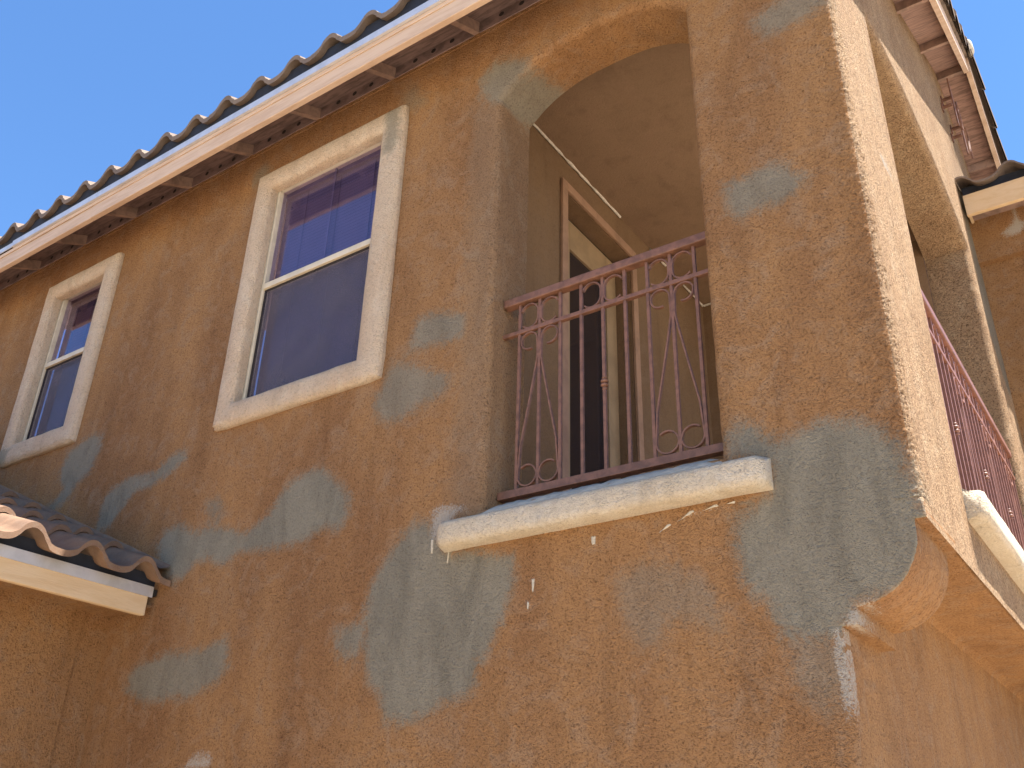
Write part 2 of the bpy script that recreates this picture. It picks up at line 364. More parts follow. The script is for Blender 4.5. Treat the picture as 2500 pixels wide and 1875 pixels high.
bmesh.ops.delete(bm, geom=[f for f in bm.faces if f.calc_center_median().y > .0301 and f.calc_center_median().z > 2.76 and f.calc_center_median().x > -.62], context='FACES')
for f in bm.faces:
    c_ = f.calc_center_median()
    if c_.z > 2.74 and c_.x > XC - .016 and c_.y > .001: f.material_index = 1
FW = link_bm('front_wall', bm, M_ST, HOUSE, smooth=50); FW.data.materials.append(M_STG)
co = coords_of(FW); P2 = co[:, [0, 2]].copy()
P2[:, 0] -= co[:, 1] * .25 * ((co[:, 0] < -2) & (co[:, 1] > .02))
paint(FW, np.where(((co[:, 1] > .006) & (co[:, 0] > -1.2))[:, None], 99., P2), PATCH + [(.28, .08, [(-2.6, 3.0), (-2.36, 3.0), (-2.34, 5.5), (-2.6, 5.5)])], SPLAT, np.where(((co[:, 1] > .03) & (co[:, 0] > -1.2))[:, None], 99., co[:, [0, 2]]))
# balcony jamb carries a thin grey wash
# gable side, upper storey
bm = bmesh.new()
opg = resample(arch(.90, 3.46, 3.06, 5.86, .175, 2.4), .06)
L2 = bull(bm, opg, -1, .05, .31, g3, jit=.003)
out = [(.03, 2.74), (.008, 2.735), (.008, 2.69), (7.6, 2.69), (7.6, 6.75), (4.35, 8.375 + .06), (.03, 6.26)]
ov = [bm.verts.new(g3(a, b, 0)) for a, b in out[:3] + resample(out[2:], .6, False)[1:]]
es = loop_edges(bm, ov) + loop_edges(bm, L2)
bmesh.ops.triangle_fill(bm, use_beauty=True, edges=es, normal=(1, 0, 0))
grid_cut(bm, 1, .1, 4.2, .07); grid_cut(bm, 2, 2.75, 8.0, .07)
bmesh.ops.recalc_face_normals(bm, faces=bm.faces[:])
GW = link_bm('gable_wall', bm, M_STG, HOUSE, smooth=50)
co = coords_of(GW)
paint(GW, co[:, [1, 2]], [(.8, .03, [(3.55, 5.2), (3.75, 6.5), (4.1, 6.6), (4.2, 5.0), (3.9, 4.8), (3.7, 5.0)])],
      [[(.46, 4.60), (.60, 4.64), (.72, 4.62), (.72, 4.58), (.60, 4.55), (.46, 4.53)]])
# pale skim coat wrapped round the lower corner, below the corbel
bm = bmesh.new(); rowsP = []; val = []
for iz in range(52):
    z = 1.93 + iz * .0085; row = []
    for iy in range(26):
        t = -.035 + iy * .008
        if t < 0: x, y = -.925 + (t + .0) * 1.0, -.0016
        elif t < .031: a = t / .031 * math.pi / 2; x, y = -.925 + .0215 * math.sin(a), .02 - .0215 * math.cos(a)
        else: x, y = -.9032, .02 + t - .031
        p = Vector((x, y, z)); wv = .036 + .016 * noise.noise(p * 9)
        edge = 1 - max(0, abs(t - .032) - wv) / .03; top = min(1, (2.38 - z) / .02) if z > 2.3 else 1; edge = edge if z < 2.3 else max(edge, 1 - abs(t - .02) / .09); low = max(0, min(1, (z - 1.97) / .16))
        val.append(max(0, min(1, edge)) * (.25 + .75 * low) * low ** .3 * top)
        h = .0012 * max(0, noise.noise(p * 90) + .3)
        row.append(bm.verts.new((x + (h if t > 0 else 0), y - (h if t < .01 else 0), z)))
    rowsP.append(row)
rings(bm, rowsP, closed=False)
o = link_bm('corner_skim_coat', bm, M_ST, HOUSE, smooth=75)
co = coords_of(o); paint(o, np.where((co[:, 1] > .004)[:, None], 99., co[:, [0, 2]]), PATCH, [])
o.data.attributes['splat'].data.foreach_set('value', [v * .70 for v in val])
# coarse hand-thrown plaster relief wrapped round the upper corner
bm = bmesh.new(); rowsP = []; zz = 2.765
def rough(x, y, z):
    p = Vector((x, y, z)); return max(0, .5 * noise.noise(p * 88) + .5 * noise.noise(p * 170) + .35 * noise.noise(p * 26) + .12)
while zz < 6.12:
    row = []
    for i in range(34):
        t = i / 33 * .20 - .11          # distance along the wrapped surface, corner rounding in the middle
        if t < -.028: bx, by, nx, ny = XC - .030 + (t + .028), 0, 0, -1
        elif t < .019: a = (t + .028) / .047 * math.pi / 2; bx, by, nx, ny = XC - .030 + .030 * math.sin(a), .030 - .030 * math.cos(a), math.sin(a), -math.cos(a)
        else: bx, by, nx, ny = XC, .030 + (t - .019), 1, 0
        e = min(1, (i + .0) / 6, (33 - i) / 5); h = -.0015 + .0025 * min(1, e * 3) + .0092 * rough(bx, by, zz) * e
        row.append(bm.verts.new((bx + nx * h, by + ny * h, zz)))
    rowsP.append(row); zz += .0065
rings(bm, rowsP, closed=False)
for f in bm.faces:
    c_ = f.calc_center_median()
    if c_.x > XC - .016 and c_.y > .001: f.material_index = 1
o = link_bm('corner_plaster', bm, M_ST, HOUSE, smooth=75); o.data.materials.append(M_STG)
co = coords_of(o); paint(o, co[:, [0, 2]], PATCH, [])
# lower storey side wall and the soffit of the overhang
bm = bmesh.new()
for x0, x1 in ((-.905, -.905),):
    vs = [bm.verts.new(p) for p in ((-.905, .44, -.02), (-.905, 9, -.02), (-.905, 9, 2.70), (-.905, .44, 2.70))]; bm.faces.new(vs)
link_bm('lower_side_wall', bm, M_ST, HOUSE)
bm = bmesh.new()
ys = [.44 + i * .1 for i in range(72)]
rows = []
for y in ys:
    prof2 = [(-.905, 2.665), (-.895, 2.685), (-.87, 2.695), (-.62, 2.692), (-.60, 2.695), (-.588, 2.705)]
    rows.append([bm.verts.new((x, y, z + .003 * nz((x, y, 0), 8))) for x, z in prof2])
rings(bm, rows, closed=False)
link_bm('overhang_soffit', bm, M_ST, HOUSE, smooth=60)
# underside of the front strip beside the corbel and the corbel back
bm = bmesh.new()
vs = [bm.verts.new((x, .45, z)) for x, z in corb[1:-2] + [(XC, 2.72), (-.905, 2.72)]]; bm.faces.new(vs)
link_bm('corbel_back', bm, M_ST, HOUSE)
# ---- balcony room behind the arches
bm = bmesh.new()
def quad(bm, *ps): return bm.faces.new([bm.verts.new(p) for p in ps])
DY0, DY1, DZ0, DZ1 = 1.17, 2.08, 3.10, 5.755
XL, YB, ZF, ZCe = -2.70, 3.42, 3.0, 6.04
for (y0, y1, z0, z1) in ((.30, DY0, ZF, ZCe), (DY1, YB, ZF, ZCe), (DY0, DY1, DZ1, ZCe), (DY0, DY1, ZF, DZ0)):
    quad(bm, (XL, y0, z0), (XL, y1, z0), (XL, y1, z1), (XL, y0, z1))
for (y, a, b) in ((DY0, 0, 0), (DY1, 0, 0)): quad(bm, (XL, y, DZ0), (XL - .14, y, DZ0), (XL - .14, y, DZ1), (XL, y, DZ1))
quad(bm, (XL, DY0, DZ1), (XL, DY1, DZ1), (XL - .14, DY1, DZ1), (XL - .14, DY0, DZ1))
quad(bm, (XL, YB, ZF), (-.896, YB, ZF), (-.896, YB, ZCe), (XL, YB, ZCe))
# inner skins of the two outer walls
def skin(bm, loop, rect, to3, d):
    lv = [bm.verts.new(to3(a, b, d)) for a, b in loop]; rv = [bm.verts.new(to3(a, b, d)) for a, b in rect]
    bmesh.ops.triangle_fill(bm, use_beauty=True, edges=loop_edges(bm, lv) + loop_edges(bm, rv), normal=Vector(to3(0, 0, 1)) - Vector(to3(0, 0, 0)))
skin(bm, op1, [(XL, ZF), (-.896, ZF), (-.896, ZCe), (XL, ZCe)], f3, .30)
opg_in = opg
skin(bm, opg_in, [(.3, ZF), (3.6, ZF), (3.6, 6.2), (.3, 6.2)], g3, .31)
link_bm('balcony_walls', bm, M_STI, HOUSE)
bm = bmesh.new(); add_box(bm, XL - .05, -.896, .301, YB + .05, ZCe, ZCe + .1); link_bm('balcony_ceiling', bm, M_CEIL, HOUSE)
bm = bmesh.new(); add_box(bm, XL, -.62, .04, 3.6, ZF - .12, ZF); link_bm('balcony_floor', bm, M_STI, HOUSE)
# caulk line where ceiling meets wall, broken in places
bm = bmesh.new()
def caulk(y0, y1, rr):
    pts = []; y = y0
    while y < y1:
        pts.append((XL + .012, y, ZCe - .012 + .004 * nz((y, 0, 0), 9))); y += .03
    base = [Vector(p) for p in pts]; prev = None
    for p in base:
        rad = rr * (1 + .9 * max(-.6, nz((p.y, 4, 1), 11)))
        ring = [bm.verts.new(p + Vector((math.cos(a) * rad, 0, math.sin(a) * rad))) for a in [k * math.pi / 3 for k in range(6)]]
        if prev: rings(bm, [prev, ring])
        prev = ring
caulk(.55, 1.95, .010); caulk(2.42, 2.70, .010); caulk(2.86, YB, .009)
pts = [(XL + .02 + i * .05, YB - .012, ZCe - .012) for i in range(8)]
sweep(bm, pts, .007, .007)
link_bm('caulk_line', bm, M_CAULK, HOUSE, smooth=60)
# ---- balcony door
door = empty('balcony_door', (-2.8, 1.6, 3.1)); door.parent = HOUSE; door.matrix_parent_inverse = Matrix.Translation(-HOUSE.location)
def dpart(name, mat, *b, bev=.004, **k):
    bm = bmesh.new(); add_box(bm, *b, bev)
    o = link_bm(name, bm, mat, None, **k); o.parent = door; o.matrix_parent_inverse = Matrix.Translation(-door.location); return o
XD = -2.82
bm = bmesh.new()
for b in ((DY0 + .01, 1.42, DZ0, 5.72), (1.93, 2.072, DZ0, 5.72), (1.42, 1.93, 5.48, 5.72), (1.42, 1.93, DZ0, 3.38)): add_box(bm, XD - .045, XD, *b, .003)
o = link_bm('door_leaf', bm, M_DOOR, None); o.parent = door; o.matrix_parent_inverse = Matrix.Translation(-door.location)
dpart('glass_panel', M_BLACKG, XD - .03, XD - .018, 1.41, 1.94, 3.3, 5.5, bev=0)
bm = bmesh.new(); sweep(bm, [(XD - .012, 1.40 + .09 * t, 3.78 - .06 * math.sin(t * 2.2) - .03 * t) for t in (0, .25, .5, .75, 1)], .004, .004, up=(1, 0, 0))
o = link_bm('door_handle', bm, M_FLASH, None); o.parent = door; o.matrix_parent_inverse = Matrix.Translation(-door.location)
bm = bmesh.new()
add_box(bm, XL + .002, XL + .024, DY0 - .07, DY0 - .002, DZ0, DZ1 + .07, .004); add_box(bm, XL + .002, XL + .024, DY1 + .002, DY1 + .07, DZ0, DZ1 + .07, .004)
add_box(bm, XL + .002, XL + .024, DY0 - .002, DY1 + .002, DZ1 + .002, DZ1 + .07, .004)
o = link_bm('door_casing', bm, M_CASE, None); o.parent = door; o.matrix_parent_inverse = Matrix.Translation(-door.location)
dpart('door_backing', M_DARK, XD - .6, XD - .06, DY0 - .2, DY1 + .2, DZ0 - .05, DZ1 + .1, bev=0)

# ------------------------------------------------------------------ windows
def child_of(o, par):
    o.parent = par
    o.matrix_parent_inverse = Matrix.Translation(-par.location)   # every empty's location is its place in the world
def trim_ring(x0, x1, z0, z1, X0, X1, Z0, Z1, proud, name, patches):
    """plaster surround: rounded picture-frame profile between the inner rect (x,z) and the outer rect (X,Z)"""
    bm = bmesh.new()
    prof = [(0.0, .06), (0.0, .0), (.01, -.42), (.05, -.66), (.13, -.87), (.25, -.98), (.5, -1.05), (.75, -.98), (.87, -.87), (.95, -.66), (1.0, -.42), (1.0, .02)]   # t across, y / proud
    N_ = 14; rs = []
    def per(k):                                # perimeter point k/4N, inner and outer
        side, t = divmod(k, N_); t = t / N_
        I = [(x0, z0), (x0, z1), (x1, z1), (x1, z0)]; O = [(X0, Z0), (X0, Z1), (X1, Z1), (X1, Z0)]
        a, b = I[side], I[(side + 1) % 4]; c, d = O[side], O[(side + 1) % 4]
        return (a[0] + (b[0] - a[0]) * t, a[1] + (b[1] - a[1]) * t), (c[0] + (d[0] - c[0]) * t, c[1] + (d[1] - c[1]) * t)
    loops = []
    for t, yy in prof:
        lp = []
        for k in range(4 * N_):
            i, o = per(k); x = i[0] + (o[0] - i[0]) * t; z = i[1] + (o[1] - i[1]) * t
            y = yy * proud if yy < .05 else yy
            if t == 0 and yy == .06: y = .0265
            j = .0035
            x += j * nz((x, z, t * 3), 9); z += j * nz((z, x, t * 5 + 7), 9); y += (j * nz((x, z, t * 4 + 2), 11) if yy < 0 else 0)
            # softened outer corners
            if t > .9:
                for cx, cz in ((X0, Z0), (X0, Z1), (X1, Z1), (X1, Z0)):
                    d = math.hypot(x - cx, z - cz)
                    if d < .03: x += (.5 * (x0 + x1) - cx) * .012; z += (.5 * (z0 + z1) - cz) * .009
            lp.append(bm.verts.new((x, y, z)))
        loops.append(lp)
    rings(bm, loops)
    bmesh.ops.recalc_face_normals(bm, faces=bm.faces[:])
    bmesh.ops.subdivide_edges(bm, edges=bm.edges[:], cuts=1, use_grid_fill=True)
    o = link_bm(name, bm, M_TRIM, None, smooth=62)
    co = coords_of(o); paint(o, co[:, [0, 2]], patches, []); return o
def window(name, label, x0, x1, z0, z1, X, tx, meet, mull, blind, patches, slat, screen_full):
    W = empty(name, ((x0 + x1) / 2, 0, z0)); child_of(W, HOUSE); W['label'] = label
    t = trim_ring(tx[0], tx[1], tx[2], tx[3], X[0], X[1], X[2], X[3], .052, 'surround', patches); child_of(t, W)
    fy0, fy1 = .03, .095
    bm = bmesh.new(); fw = .035
    add_box(bm, x0, x0 + fw, fy0, fy1, z0, z1, .003); add_box(bm, x1 - fw, x1, fy0, fy1, z0, z1, .003)
    add_box(bm, x0 + fw, x1 - fw, fy0, fy1, z0, z0 + fw, .003); add_box(bm, x0 + fw, x1 - fw, fy0, fy1, z1 - fw, z1, .003)
    o = link_bm('frame', bm, M_VINYL, None); child_of(o, W)
    bm = bmesh.new(); add_box(bm, x0 + fw, x1 - fw, fy0 - .004, fy1 - .01, meet - .018, meet + .022, .003)
    o = link_bm('meeting_rail', bm, M_VINYL, None); child_of(o, W)
    # dark gasket of the lower sash
    bm = bmesh.new(); a0, a1, b0, b1 = x0 + fw, x1 - fw, z0 + fw, meet - .018
    for c in ((a0, a0 + .012, b0, b1), (a1 - .012, a1, b0, b1), (a0 + .012, a1 - .012, b0, b0 + .014), (a0 + .012, a1 - .012, b1 - .010, b1)): add_box(bm, c[0], c[1], .044, .056, c[2], c[3])
    o = link_bm('gasket', bm, M_HOLE, None); child_of(o, W)
    for nm, b0_, b1_, yy in (('upper_pane', meet + .022, z1 - fw, .062), ('lower_pane', z0 + fw, meet - .018, .072)):
        bm = bmesh.new(); add_box(bm, x0 + fw, x1 - fw, yy, yy + .004, b0_, b1_); o = link_bm(nm, bm, M_GLASS, None); child_of(o, W)
    bm = bmesh.new(); quad(bm, (a0 + .012, .050, b0 + .014), (a1 - .012, .050, b0 + .014), (a1 - .012, .050, b1 - .01), (a0 + .012, .050, b1 - .01))
    o = link_bm('insect_screen', bm, M_SCREEN, None); child_of(o, W)
    if mull:
        bm = bmesh.new(); add_box(bm, mull - .006, mull + .006, .072, .080, meet, z1 - fw); o = link_bm('glazing_bar', bm, blind, None); child_of(o, W)
    bm = bmesh.new(); z = z0 + .03; yb = .108
    while z < z1 - .06:
        vs = [bm.verts.new(p) for p in ((x0 + .03, yb, z), (x1 - .03, yb, z), (x1 - .03, yb + .004, z + slat * 1.12), (x0 + .03, yb + .004, z + slat * 1.12))]; bm.faces.new(vs); z += slat
    add_box(bm, x0 + .02, x1 - .02, yb - .02, yb + .04, z1 - .07, z1 - .02)
    for xx in (.22, .5, .78): add_box(bm, x0 + (x1 - x0) * xx - .0025, x0 + (x1 - x0) * xx + .0025, yb - .008, yb - .004, z0 + .03, z1 - .06)
    o = link_bm('blind', bm, blind, None); child_of(o, W)
    bm = bmesh.new(); add_box(bm, x0 - .01, x1 + .01, .20, .6, z0 - .01, z1 + .01); o = link_bm('room_behind', bm, M_DARK, None); child_of(o, W)
    return W
window('window', 'large double hung window with purple tinted panes behind a cream surround', -4.285, -3.215, 4.01, 5.705,
       (-4.418, -3.10, 3.90, 5.805), (-4.268, -3.285, 4.055, 5.655), 4.893, -3.775, M_BLIND,
       [(.75, .01, [(-3.27, 5.80), (-3.14, 5.80), (-3.12, 5.53), (-3.18, 5.41), (-3.25, 5.46), (-3.23, 5.67)])], .026, False)
window('window', 'small narrow double hung window with dark reflecting panes behind a cream surround', -6.785, -6.055, 4.305, 5.70,
       (-6.915, -5.955, 4.195, 5.79), (-6.772, -6.12, 4.355, 5.645), 5.037, None, M_BLIND2,
       [(.8, .01, [(-6.93, 4.18), (-6.90, 4.33), (-6.74, 4.31), (-6.79, 4.20)])], .026, False)
# ------------------------------------------------------------------ sills under the balcony openings
def sill(name, a0, a1, z0, z1, proud, to3, label, back=.05, slope=None):
    bm = bmesh.new(); n = max(8, int((a1 - a0) / .035)); loops = []
    prof = [(back, z0), (.0, z0), (-proud * .78, z0 + .002), (-proud * .96, z0 + .014), (-proud, z0 + .035), (-proud, z1 - .03), (-proud * .93, z1 - .012), (-proud * .72, z1), (0, z1 + .006), (back, z1 + .012)]
    if slope: prof = prof[:-2] + [(-proud * .25, z1 + .008), (.02, z1 + slope * .45), (.085, z1 + slope)]
    for i in range(n + 1):
        a = a0 + (a1 - a0) * i / n; e = min(i, n - i) / n * (a1 - a0)
        sc = 1 - .30 * max(0, 1 - e / .03) ** 2
        lp = []
        for k, (d, z) in enumerate(prof):
            zc = (z0 + z1) / 2; dd = d * (sc if d < 0 else 1) + .004 * nz((a, z, 1), 7); zz = zc + (z - zc) * (sc if d < 0 else 1) + .0035 * nz((a, d, 2), 6)
            if slope and k >= len(prof) - 3: zz += .012 * nz((a, d, 7), 19) ; dd += .006 * nz((a, d, 9), 25)
            lp.append(bm.verts.new(to3(a, zz, dd)))
        loops.append(lp)
    rings(bm, loops, closed=False)
    bm.faces.new(loops[0]); bm.faces.new(loops[-1][::-1])
    bmesh.ops.recalc_face_normals(bm, faces=bm.faces[:])
    o = link_bm(name, bm, M_SILL, HOUSE, smooth=55); o['label'] = label; return o
sill('sill', -2.615, -1.085, 2.883, 3.002, .092, f3, 'thick cream plaster sill under the front arched opening')
sill('sill', .84, 3.62, 2.93, 3.062, .082, g3, 'sunlit cream plaster sill under the side opening')
bm = bmesh.new()          # lumpy mortar fillet between the front sill and the railing foot
loops = []
for i in range(0, 61):
    a = -2.44 + (1.165) * i / 60; e = min(i, 60 - i) / 60
    k = min(1, e * 18)
    loops.append([bm.verts.new((a, y, z)) for y, z in ((-.05, 2.99), (-.03 - .012 * k + .01 * nz((a, 0, 1), 17), 3.012 + .012 * nz((a, 1, 0), 13)), (.01 + .008 * nz((a, 4, 1), 21), 3.035 + .016 * k + .010 * nz((a, 5, 0), 16)), (.06, 3.062 + .02 * k + .008 * nz((a, 7, 0), 21)), (.13, 3.07))])
rings(bm, loops, closed=False)
link_bm('mortar_fillet', bm, M_MORT, HOUSE, smooth=60)
# loose plaster specks and drips on the wall
for poly in SPLAT[1:3] + SPLAT[4:7] + [[(-1.555, 2.797), (-1.50, 2.818), (-1.505, 2.824)], [(-1.48, 2.826), (-1.40, 2.853), (-1.405, 2.859)], [(-1.37, 2.853), (-1.31, 2.866), (-1.30, 2.858)], [(-1.27, 2.861), (-1.235, 2.866), (-1.24, 2.858)]]:
    bm = bmesh.new(); lp = resample(poly, .006)
    a = [bm.verts.new((x + .004 * nz((x, z, 2), 60), -.0005, z + .004 * nz((x, z, 9), 60))) for x, z in lp]
    cx = sum(p[0] for p in lp) / len(lp); cz = sum(p[1] for p in lp) / len(lp)
    a = [v for v in a]
    for v in a: v.co.x = cx + (v.co.x - cx) * (.7 if len(poly) == 4 else 1)
    b = [bm.verts.new((cx + (v.co.x - cx) * .6, -.004, cz + (v.co.z - cz) * .9)) for v in a]
    rings(bm, [a, b]); c = bm.verts.new((cx, -.007, cz))
    for k in range(len(b)): bm.faces.new((b[k], b[(k + 1) % len(b)], c))
    link_bm('plaster_drip', bm, M_MORT, HOUSE)
# ------------------------------------------------------------------ main roof
YR, SL = 4.35, .5
zs = lambda y: 6.20 + SL * y if y <= YR else 6.20 + SL * YR - SL * (y - YR)      # underside of sheathing
YE, XR = -.39, -.322
XW = -9.4
def xr(y): return -.322 if y < YR else -.322 + .017
ROOF = empty('main_roof', (-4, 0, 6.2)); child_of(ROOF, HOUSE)
def rpart(name, bm, mat, **k):
    o = link_bm(name, bm, mat, None, **k); child_of(o, ROOF); return o
bm = bmesh.new()      # sheathing
for (ya, yb) in ((YE + .045, YR), (YR, 8.4)):
    za, zb = zs(ya), zs(yb)
    for d in (0, .02):
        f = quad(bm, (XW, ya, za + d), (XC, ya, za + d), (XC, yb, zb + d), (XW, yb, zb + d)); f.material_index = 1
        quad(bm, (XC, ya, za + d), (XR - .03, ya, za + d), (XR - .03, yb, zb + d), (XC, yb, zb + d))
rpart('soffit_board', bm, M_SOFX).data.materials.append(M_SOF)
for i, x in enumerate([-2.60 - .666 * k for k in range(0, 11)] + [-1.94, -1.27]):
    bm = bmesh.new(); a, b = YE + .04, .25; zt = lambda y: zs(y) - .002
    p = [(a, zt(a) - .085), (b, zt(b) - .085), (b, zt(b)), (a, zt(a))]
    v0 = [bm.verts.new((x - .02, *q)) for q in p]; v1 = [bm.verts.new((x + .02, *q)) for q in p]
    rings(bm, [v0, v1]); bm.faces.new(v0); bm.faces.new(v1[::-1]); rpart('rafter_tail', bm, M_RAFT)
bm = bmesh.new()      # blocking with vent holes between rafters
xs = sorted([-2.60 - .666 * k for k in range(0, 11)] + [-1.94, -1.27])
for x0, x1 in zip(xs, xs[1:]):
    add_box(bm, x0 + .022, x1 - .022, -.014, .02, 6.105, 6.195, 0)
    for t in (.28, .5, .72):
        bh = bmesh.new(); cx = x0 + (x1 - x0) * t; c = Vector((cx, -.0165, 6.158)); ring = [bh.verts.new(c + Vector((math.cos(a) * .019, 0, math.sin(a) * .017))) for a in [k * math.pi / 7 for k in range(14)]]; bh.faces.new(ring); rpart('vent_hole', bh, M_HOLE)
rpart('blocking', bm, M_SOF)
bm = bmesh.new()      # ragged stucco edge under the blocking
for x0 in [XW + .1 * i for i in range(88)]:
    if x0 > -.7: break
    add_box(bm, x0, x0 + .1, -.006 - .004 * abs(nz((x0, 0, 0), 7)), .03, 6.08, 6.128 + .008 * nz((x0, 1, 0), 9))
link_bm('stucco_stop', bm, M_ST, HOUSE)
# lookouts under the gable overhang
for y, w_ in ((.55, .03), (1.35, .03), (2.36, .03), (3.40, .03), (YR - .02, .04), (5.25, .03), (6.1, .03)):
    bm = bmesh.new(); zt = zs(y) - .004
    add_box(bm, XC - .02, xr(y) - .035, y - w_ / 2, y + w_ / 2, zt - .085, zt - .008); rpart('lookout', bm, M_RAFT)
bm = bmesh.new()      # eave fascia
add_box(bm, XW, -5.852, YE + .002, YE + .04, 5.825, 5.968, .004); add_box(bm, -5.849, XR - .001, YE, YE + .04, 5.824, 5.968, .004)
add_box(bm, XW, XR - .001, YE - .008, YE - .001, 5.935, 5.966, .002)
rpart('eave_fascia', bm, M_FASC)
bm = bmesh.new(); add_box(bm, -9.4, -6.86, YE - .020, YE - .014, 5.972, 6.018); add_box(bm, -6.92, XR + .02, YE - .026, YE - .021, 5.970, 6.024); add_box(bm, -6.92, XR + .02, YE - .027, YE - .001, 5.9685, 5.9697)
rpart('drip_flashing', bm, M_FLASH)
def slope_board(bm, x0, x1, ya, yb, lo, hi):
    p = [(ya, zs(ya) + lo), (yb, zs(yb) + lo), (yb, zs(yb) + hi), (ya, zs(ya) + hi)]
    v0 = [bm.verts.new((x0, *q)) for q in p]; v1 = [bm.verts.new((x1, *q)) for q in p]
    rings(bm, [v0, v1]); bm.faces.new(v0); bm.faces.new(v1[::-1])
bm = bmesh.new(); slope_board(bm, XR - .04, XR, YE - .0, YR - .002, -.11, .07); rpart('rake_board', bm, M_FASC)
bm = bmesh.new(); slope_board(bm, XR - .04 + .017, XR + .017, YR + .002, 8.4, -.11, .07); rpart('rake_board', bm, M_FASC)
# tiles
def s_prof(t):
    t = t % 1.0
    c = math.cos(2 * math.pi * (t + .055 * math.sin(2 * math.pi * t)))
    return .045 * math.copysign(abs(c) ** .72, c) + .011 * (((t + .70) % 1.0) - .5)
def tile_field(P, span, pitch, phase, s0, s1, course, to3, name, mat, seg=18, thick=.02, lift_=.028):
    """S tiles: u runs along the eave, s up the slope; each course laps over the one below"""
    bm = bmesh.new(); u0, u1 = span; n = int((u1 - u0) / pitch * seg)
    us = [u0 + (u1 - u0) * i / n for i in range(n + 1)]; s = s0
    while s < s1 - .01:
        e = min(s + course + .04, s1); rows = []
        jt = random.uniform(-.004, .004)
        for (ss, lift, thk) in ((s, lift_, -thick), (s, lift_, 0), (e, .0, 0)):
            row = []
            for u in us:
                col = math.floor((u - phase) / pitch + .5); j = .009 * nz((col, s, 1), 3.7) + (.003 * nz((u, s, 2), 55) if thk <= 0 and lift else 0)
                row.append(bm.verts.new(to3(u, ss + (j + jt if ss == s else 0), P + lift + thk + s_prof((u - phase) / pitch) * (1 if thk == 0 else 1.04))))
            rows.append(row)
        under = [bm.verts.new(to3(u, e, P - thick + s_prof((u - phase) / pitch))) for u in us]
        rings(bm, [under] + rows, closed=False); s += course
    return bm
cs, sn = math.cos(math.atan(SL)), math.sin(math.atan(SL))
def front_to3(u, s, h):   # s measured up slope from y=-.42
    y = -.43 + s * cs; return (u, y, 6.142 + s * sn + h)
bm = tile_field(.0, (XW, -.30), .323, -3.10, 0, (YR + .43) / cs, .37, front_to3, 'tiles', M_TILE, thick=.040)
rpart('roof_tiles', bm, M_TILE, smooth=40, label='grey brown curved clay tiles')
def back_to3(u, s, h):
    return (u, 8.4 - s * cs, 6.142 + (YR + .43) * SL - (8.4 - YR) * SL + s * sn + h)
bm = tile_field(.0, (XW, -.30), .323, -3.10, 0, (8.4 - YR) / cs, .37, back_to3, 'tiles', M_TILE, seg=6)
rpart('roof_tiles', bm, M_TILE, smooth=40, label='grey brown curved clay tiles')
def barrel(bm, p0, p1, r0, r1, seg=9, ex=.018):
    """half round tile from p0 to p1, hollow side down"""
    p0, p1 = Vector(p0), Vector(p1); t = (p1 - p0).normalized(); s = t.cross(Vector((0, 0, 1))).normalized(); up = s.cross(t)
    L = []
    for p, r_ in ((p0, r0 - ex), (p0, r0), (p1, r1), (p1, r1 - ex)):
        L.append([bm.verts.new(p + s * r_ * math.cos(a) + up * r_ * math.sin(a)) for a in [-.35 + (math.pi + .7) * k / seg for k in range(seg + 1)]])
    rings(bm, L + [L[0]], closed=False)
bm = bmesh.new(); y = -.45
while y < YR:       # barge tiles on the rake
    y1 = min(y + .40, YR + .05); h0, h1 = .075 + .03, .075
    barrel(bm, (-.33 + .004 * nz((y, 0, 0), 5), y, 6.20 + SL * y + h0 + .015), (-.335, y1, 6.20 + SL * y1 + h1), .078, .066); y += .37
y = 8.4
while y > YR:
    y1 = max(y - .40, YR - .05); z_ = lambda q: zs(q)
    barrel(bm, (-.315, y, zs(y) + .105), (-.32, y1, 6.20 + SL * YR - SL * (y1 - YR) + .075), .078, .066); y -= .37
rpart('rake_tiles', bm, M_TILE, smooth=40)
bm = bmesh.new(); x = -.26
while x > XW:
    barrel(bm, (x, YR, zs(YR) + .15), (x - .42, YR, zs(YR) + .13), .12, .10); x -= .38
rpart('ridge_tiles', bm, M_TILE, smooth=40)
bm = bmesh.new(); bmesh.ops.create_icosphere(bm, subdivisions=3, radius=.09, matrix=Matrix.Translation((-.27, YR, zs(YR) + .16)))
for v in bm.verts: v.co += Vector((.025 * nz(v.co, 15), .02 * nz(v.co, 12), .02 * nz(v.co + Vector((5, 0, 0)), 14))); v.co.x = -.27 + (v.co.x + .27) * .4
rpart('ridge_mortar', bm, M_MORT, smooth=60)
bm = bmesh.new(); add_box(bm, XW, XR, YE + .002, YE + .03, 5.99, 6.16); rpart('bird_stop', bm, M_BIRD)

# ------------------------------------------------------------------ low roof to the left (eave runs towards the street)
LOW = empty('low_roof', (-5, -2, 2.9)); child_of(LOW, HOUSE)
def lpart(name, bm, mat, **k):
    o = link_bm(name, bm, mat, None, **k); child_of(o, LOW); return o
bm = bmesh.new()
vs = []
quad(bm, (-5.08, -4.2, -.02), (-5.08, -.165, -.02), (-5.08, -.165, 2.9), (-5.08, -4.2, 2.9)); quad(bm, (-5.08, -.165, -.02), (-5.088, -.160, -.02), (-5.088, -.160, 2.9), (-5.08, -.165, 2.9))
quad(bm, (-5.088, -.160, -.02), (-5.086, .01, -.02), (-5.086, .01, 2.9), (-5.088, -.160, 2.9)); quad(bm, (-5.08, -4.2, -.02), (-9.2, -4.2, -.02), (-9.2, -4.2, 2.9), (-5.08, -4.2, 2.9))
o = link_bm('low_wing_wall', bm, M_ST, HOUSE)
bm = bmesh.new(); add_box(bm, -5.09, -4.70, -4.3, -.004, 2.885, 2.90); lpart('low_soffit', bm, M_ST)
